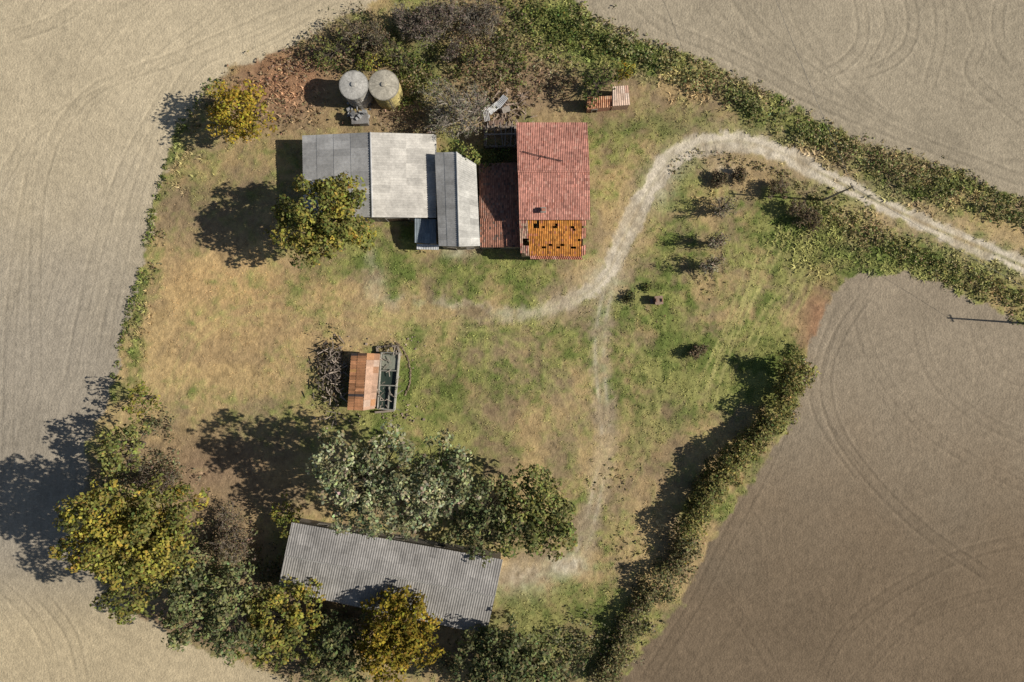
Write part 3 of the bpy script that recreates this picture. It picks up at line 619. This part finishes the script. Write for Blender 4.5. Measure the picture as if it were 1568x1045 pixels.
# brick pigsty
bs=empty('brick_pigsty')
a=P(899,168,1.9);b=P(938,164,1.9);c=P(937,147,2.5);d=P(899,149,2.5)
slope('tile_roof',a,b,c,d,M_tile,T(190,138,104),bs,.3,.06,.4,.15,1,.03,pal=[T(214,168,130),T(158,104,78),T(220,182,150)])
walls(bs,[(a[0]+.1,a[1]+.1,1.85),(b[0]-.1,b[1]+.1,1.85),(c[0]-.1,c[1]-.1,2.4),(d[0]+.1,d[1]-.1,2.4)],(.36,.2,.14))
opening(bs,(a[0]+.1,a[1]+.1),(b[0]-.1,b[1]+.1),.3,.7,0,1.3,'door')
a=P(938,163,2.3);b=P(965,161,2.3);c=P(962,131,2.6);d=P(938,133,2.6)
slope('pale_tile_roof',a,b,c,d,M_tile,T(210,180,156),bs,.34,.03,.9,.08,2,.03,pal=[T(202,162,138),T(216,190,168)])
walls(bs,[(a[0]+.06,a[1]+.1,2.2),(b[0]-.1,b[1]+.1,2.2),(c[0]-.1,c[1]-.1,2.5),(d[0]+.06,d[1]-.1,2.5)],(.4,.27,.2),'annex_walls')
# wash house
oh=empty('wash_house')
ez,rz=2.1,2.7
SW=P(532,628,ez);NW=P(538,541,ez);RS=P(556,629,rz);RN=P(562,541,rz)
slope('tile_roof_west',SW,NW,RN,RS,M_tile,T(192,138,98),oh,.40,.06,1.3,.22,1,.04,pal=[T(216,164,104),T(124,94,76),T(196,164,134),T(84,74,70)])
SE=P(574,626,2.3);NE=P(582,542,2.3)
slope('tile_roof_east',NE,SE,RS,RN,M_tile,T(200,162,134),oh,.5,.02,.9,.12,2,.02,pal=[T(180,136,104),T(206,176,152),T(190,140,100)])
gable_walls(oh,SW,NW,RN,RS,NE,SE,(.36,.27,.2),.15)
opening(oh,(SW[0]+.15,SW[1]+.15),(SE[0]-.15,SE[1]+.15),.35,.8,0,1.7,'door')
ba=empty('concrete_basin')
mb=MB()
def wallseg(p,q,h,t,col,z=0):
    a=P(*p,h);b=P(*q,h);L=math.dist(a[:2],b[:2]);mb.box(((a[0]+b[0])/2,(a[1]+b[1])/2,h/2+z),(L,t,h),math.atan2(b[1]-a[1],b[0]-a[0]),col)
cc=(.34,.33,.29)
for p_,q_,h_ in[((584,540),(611,541),1.2),((611,541),(603,629),1.21),((577,626),(603,628),1.2),((583,568),(608,568),1.15),((580,590),(606,591),1.16),((584,540),(578,626),1.19),((596,592),(594,626),1.1)]: wallseg(p_,q_,h_,.16,np.array(cc)*rng.uniform(.7,1.25))
for p_,q_,h_ in[((577,532),(608,530),.5),((608,530),(614,545),.5),((577,532),(578,540),.5),((603,629),(574,632),.6)]: wallseg(p_,q_,h_,.3,(.3,.25,.2))
mb.make('basin_walls',M_conc,ba)
mb=MB(); mb.poly([P(584,542,.75),P(577,625,.75),P(603,627,.75),P(610,543,.75)],(0,0,0)); mb.make('water',M_water,ba)
mb=MB(); mb.poly([P(586,543,.95),P(584,566,.95),P(608,566,.95),P(610,543,.95)],(.24,.25,.20)); mb.make('silted_water',M_conc,ba)
mb=MB()
for i_ in range(40):
    x,y,_=P(rng.uniform(578,612),rng.uniform(530,630),1.25); mb.box((x,y,1.25),(rng.uniform(.2,1.3),.1,.06),rng.random()*3,np.array([.35,.3,.25])*rng.uniform(.4,1.5))
mb.make('loose_planks',M_wood,ba)
cw=MB(); arc=smooth([(606,525),(618,536),(627,560),(628,585),(620,606)],8)
for i_ in range(len(arc)-1):
    a=P(arc[i_][0],arc[i_][1],.2);b=P(arc[i_+1][0],arc[i_+1][1],.2); cw.box(((a[0]+b[0])/2+rng.normal()*.06,(a[1]+b[1])/2,.1),(math.dist(a,b)*.9,.2*rng.uniform(.7,1.3),.22*rng.uniform(.6,1)),math.atan2(b[1]-a[1],b[0]-a[0]),np.array([.30,.23,.16])*rng.uniform(.6,1.2))
cw.make('low_stone_wall',M_wall)
tp=MB()
for i_ in range(230):
    px=rng.normal(512,11);py=rng.normal(574,24)
    if px>530: continue
    x,y,_=P(px,py,.6);L=rng.uniform(.3,1.9); tp.box((x,y,rng.uniform(.1,1.3)),(L,.11,.09),rng.random()*3.1,np.array([.17,.14,.115])*rng.uniform(.3,2.8),rng.normal()*.35)
tp.make('timber_pile',M_wood)
mass('dark_brambles',zone([(505,570,24,56),(500,545,14,14),(598,530,14,8),(520,540,14,8),(500,605,14,14)],240,(.25,.6),.8,0,.8,0),[(.045,.04,.026),(.11,.095,.055),(.23,.19,.11)],22,.14)
rb=MB()
for i_ in range(160):
    px=rng.choice([500,540,600,622])+rng.normal()*16;py=rng.choice([530,634,640,560])+rng.normal()*9
    if 528<px<612 and 538<py<632: continue
    x,y,_=P(px,py,.1); s=rng.uniform(.08,.35); rb.box((x,y,s*.3),(s,s*rng.uniform(.4,1),s*.6),rng.random()*3,np.array([.32,.25,.19])*rng.uniform(.4,1.7))
rb.make('rubble',M_wall)
we=MB(); x,y,_=P(1009,460,1.2); we.box((x,y,.55),(1.0,1.1,1.2),.1,(.38,.22,.16)); we.box((x,y,1.2),(1.2,1.3,.1),.1,(.34,.24,.18)); 
for q in(-.45,.45): we.box((x+q,y,1.36),(.1,.5,.22),.1,(.3,.15,.1))
we.box((x-.9,y-.1,.2),(.6,.8,.5),.1,(.2,.15,.12)); we.make('brick_well',M_wall)
# --- bottom barn
kb=empty('corrugated_barn')
ez,rz=4.0,5.0
NW=P(447,800,ez);NE=P(770,857,ez);SW=P(425,903,ez);SE=P(745,972,ez);RW=P(436,851,rz);RE=P(758,914,rz)
slope('roof_south',SW,SE,RE,RW,M_roof,(.31,.295,.275),kb,.36,.03,1.8,.08,3,.03)
slope('roof_north',NE,NW,RW,RE,M_roof,(.30,.285,.27),kb,.36,.03,1.8,.08,3,.03)
mb=MB(); mb.tube(RW,RE,.10,.10,8,(.33,.32,.30)); mb.make('ridge_cap',M_roof,kb,True)
cen=np.array([(NW[0]+SE[0])/2,(NW[1]+SE[1])/2])
f=lambda p:(p[0]+(cen[0]-p[0])*.02,p[1]+(cen[1]-p[1])*.05,p[2]-.1)
wp=[f(SW),f(SE),f(RE),f(NE),f(NW),f(RW)]; walls(kb,wp,(.34,.3,.26))
for t in(.12,.3,.5,.7,.88): opening(kb,wp[0],wp[1],t,3.0,0,3.0,'door'); opening(kb,wp[3],wp[4],t,1.4,1.6,1.0)
# utility poles + cable
def pole(px,py,h=9.4):
    e=empty('utility_pole'); x,y,_=P(px,py,0); mb=MB(); mb.tube((x,y,-.3),(x,y,h),.17,.11,10,(.30,.27,.23),True); mb.box((x,y,h-.4),(.12,1.2,.12),.5,(.2,.18,.16))
    mb.make('post',M_wood,e)
    ib=MB()
    for q in(-.5,.5): ib.tube((x-q*math.sin(.5),y+q*math.cos(.5),h-.34),(x-q*math.sin(.5),y+q*math.cos(.5),h-.1),.05,.03,8,(.3,.28,.25),True)
    ib.make('insulators',M_conc,e); return (x,y,h-.1)
a=pole(1260,307);b=pole(1592,497,9.2);c=pole(1065,-190,9.4)
mb=MB()
def cable(p,q,sag):
    n_=30
    for i_ in range(n_):
        t0,t1=i_/n_,(i_+1)/n_; u=list(lerp(p,q,t0));v=list(lerp(p,q,t1)); u[2]-=sag*4*t0*(1-t0);v[2]-=sag*4*t1*(1-t1); mb.tube(u,v,.022,.022,4,(.25,.25,.25))
cable(a,c,1.0);cable(a,b,.8); mb.make('power_line',M_wood)
# ---------------------------------------------------------------- light / camera
w=bpy.data.worlds.new('World'); sc.world=w; w.use_nodes=True; nt=w.node_tree
sk=nt.nodes.new('ShaderNodeTexSky'); sk.sky_type='NISHITA'; sk.sun_disc=False; sk.sun_elevation=math.radians(SUN_EL); sk.sun_rotation=math.radians(90+SUN_AZ)
bg=nt.nodes['Background']; bg.inputs[1].default_value=0.05; nt.links.new(sk.outputs[0],bg.inputs[0])
l=bpy.data.lights.new('sun','SUN'); l.energy=5.0; l.angle=math.radians(.5); l.color=(1,.94,.84)
lo=bpy.data.objects.new('sun',l); COL.objects.link(lo)
e_,a_=math.radians(SUN_EL),math.radians(SUN_AZ)
lo.rotation_euler=Vector((-math.cos(e_)*math.cos(a_),math.cos(e_)*math.sin(a_),-math.sin(e_))).to_track_quat('-Z','Y').to_euler()
cam=bpy.data.cameras.new('camera'); cam.lens=24; cam.sensor_width=36; cam.clip_end=5000
co=bpy.data.objects.new('camera',cam); co.location=(0,0,H); COL.objects.link(co); sc.camera=co
sc.view_settings.view_transform='Standard'; sc.view_settings.look='None'; sc.view_settings.exposure=0
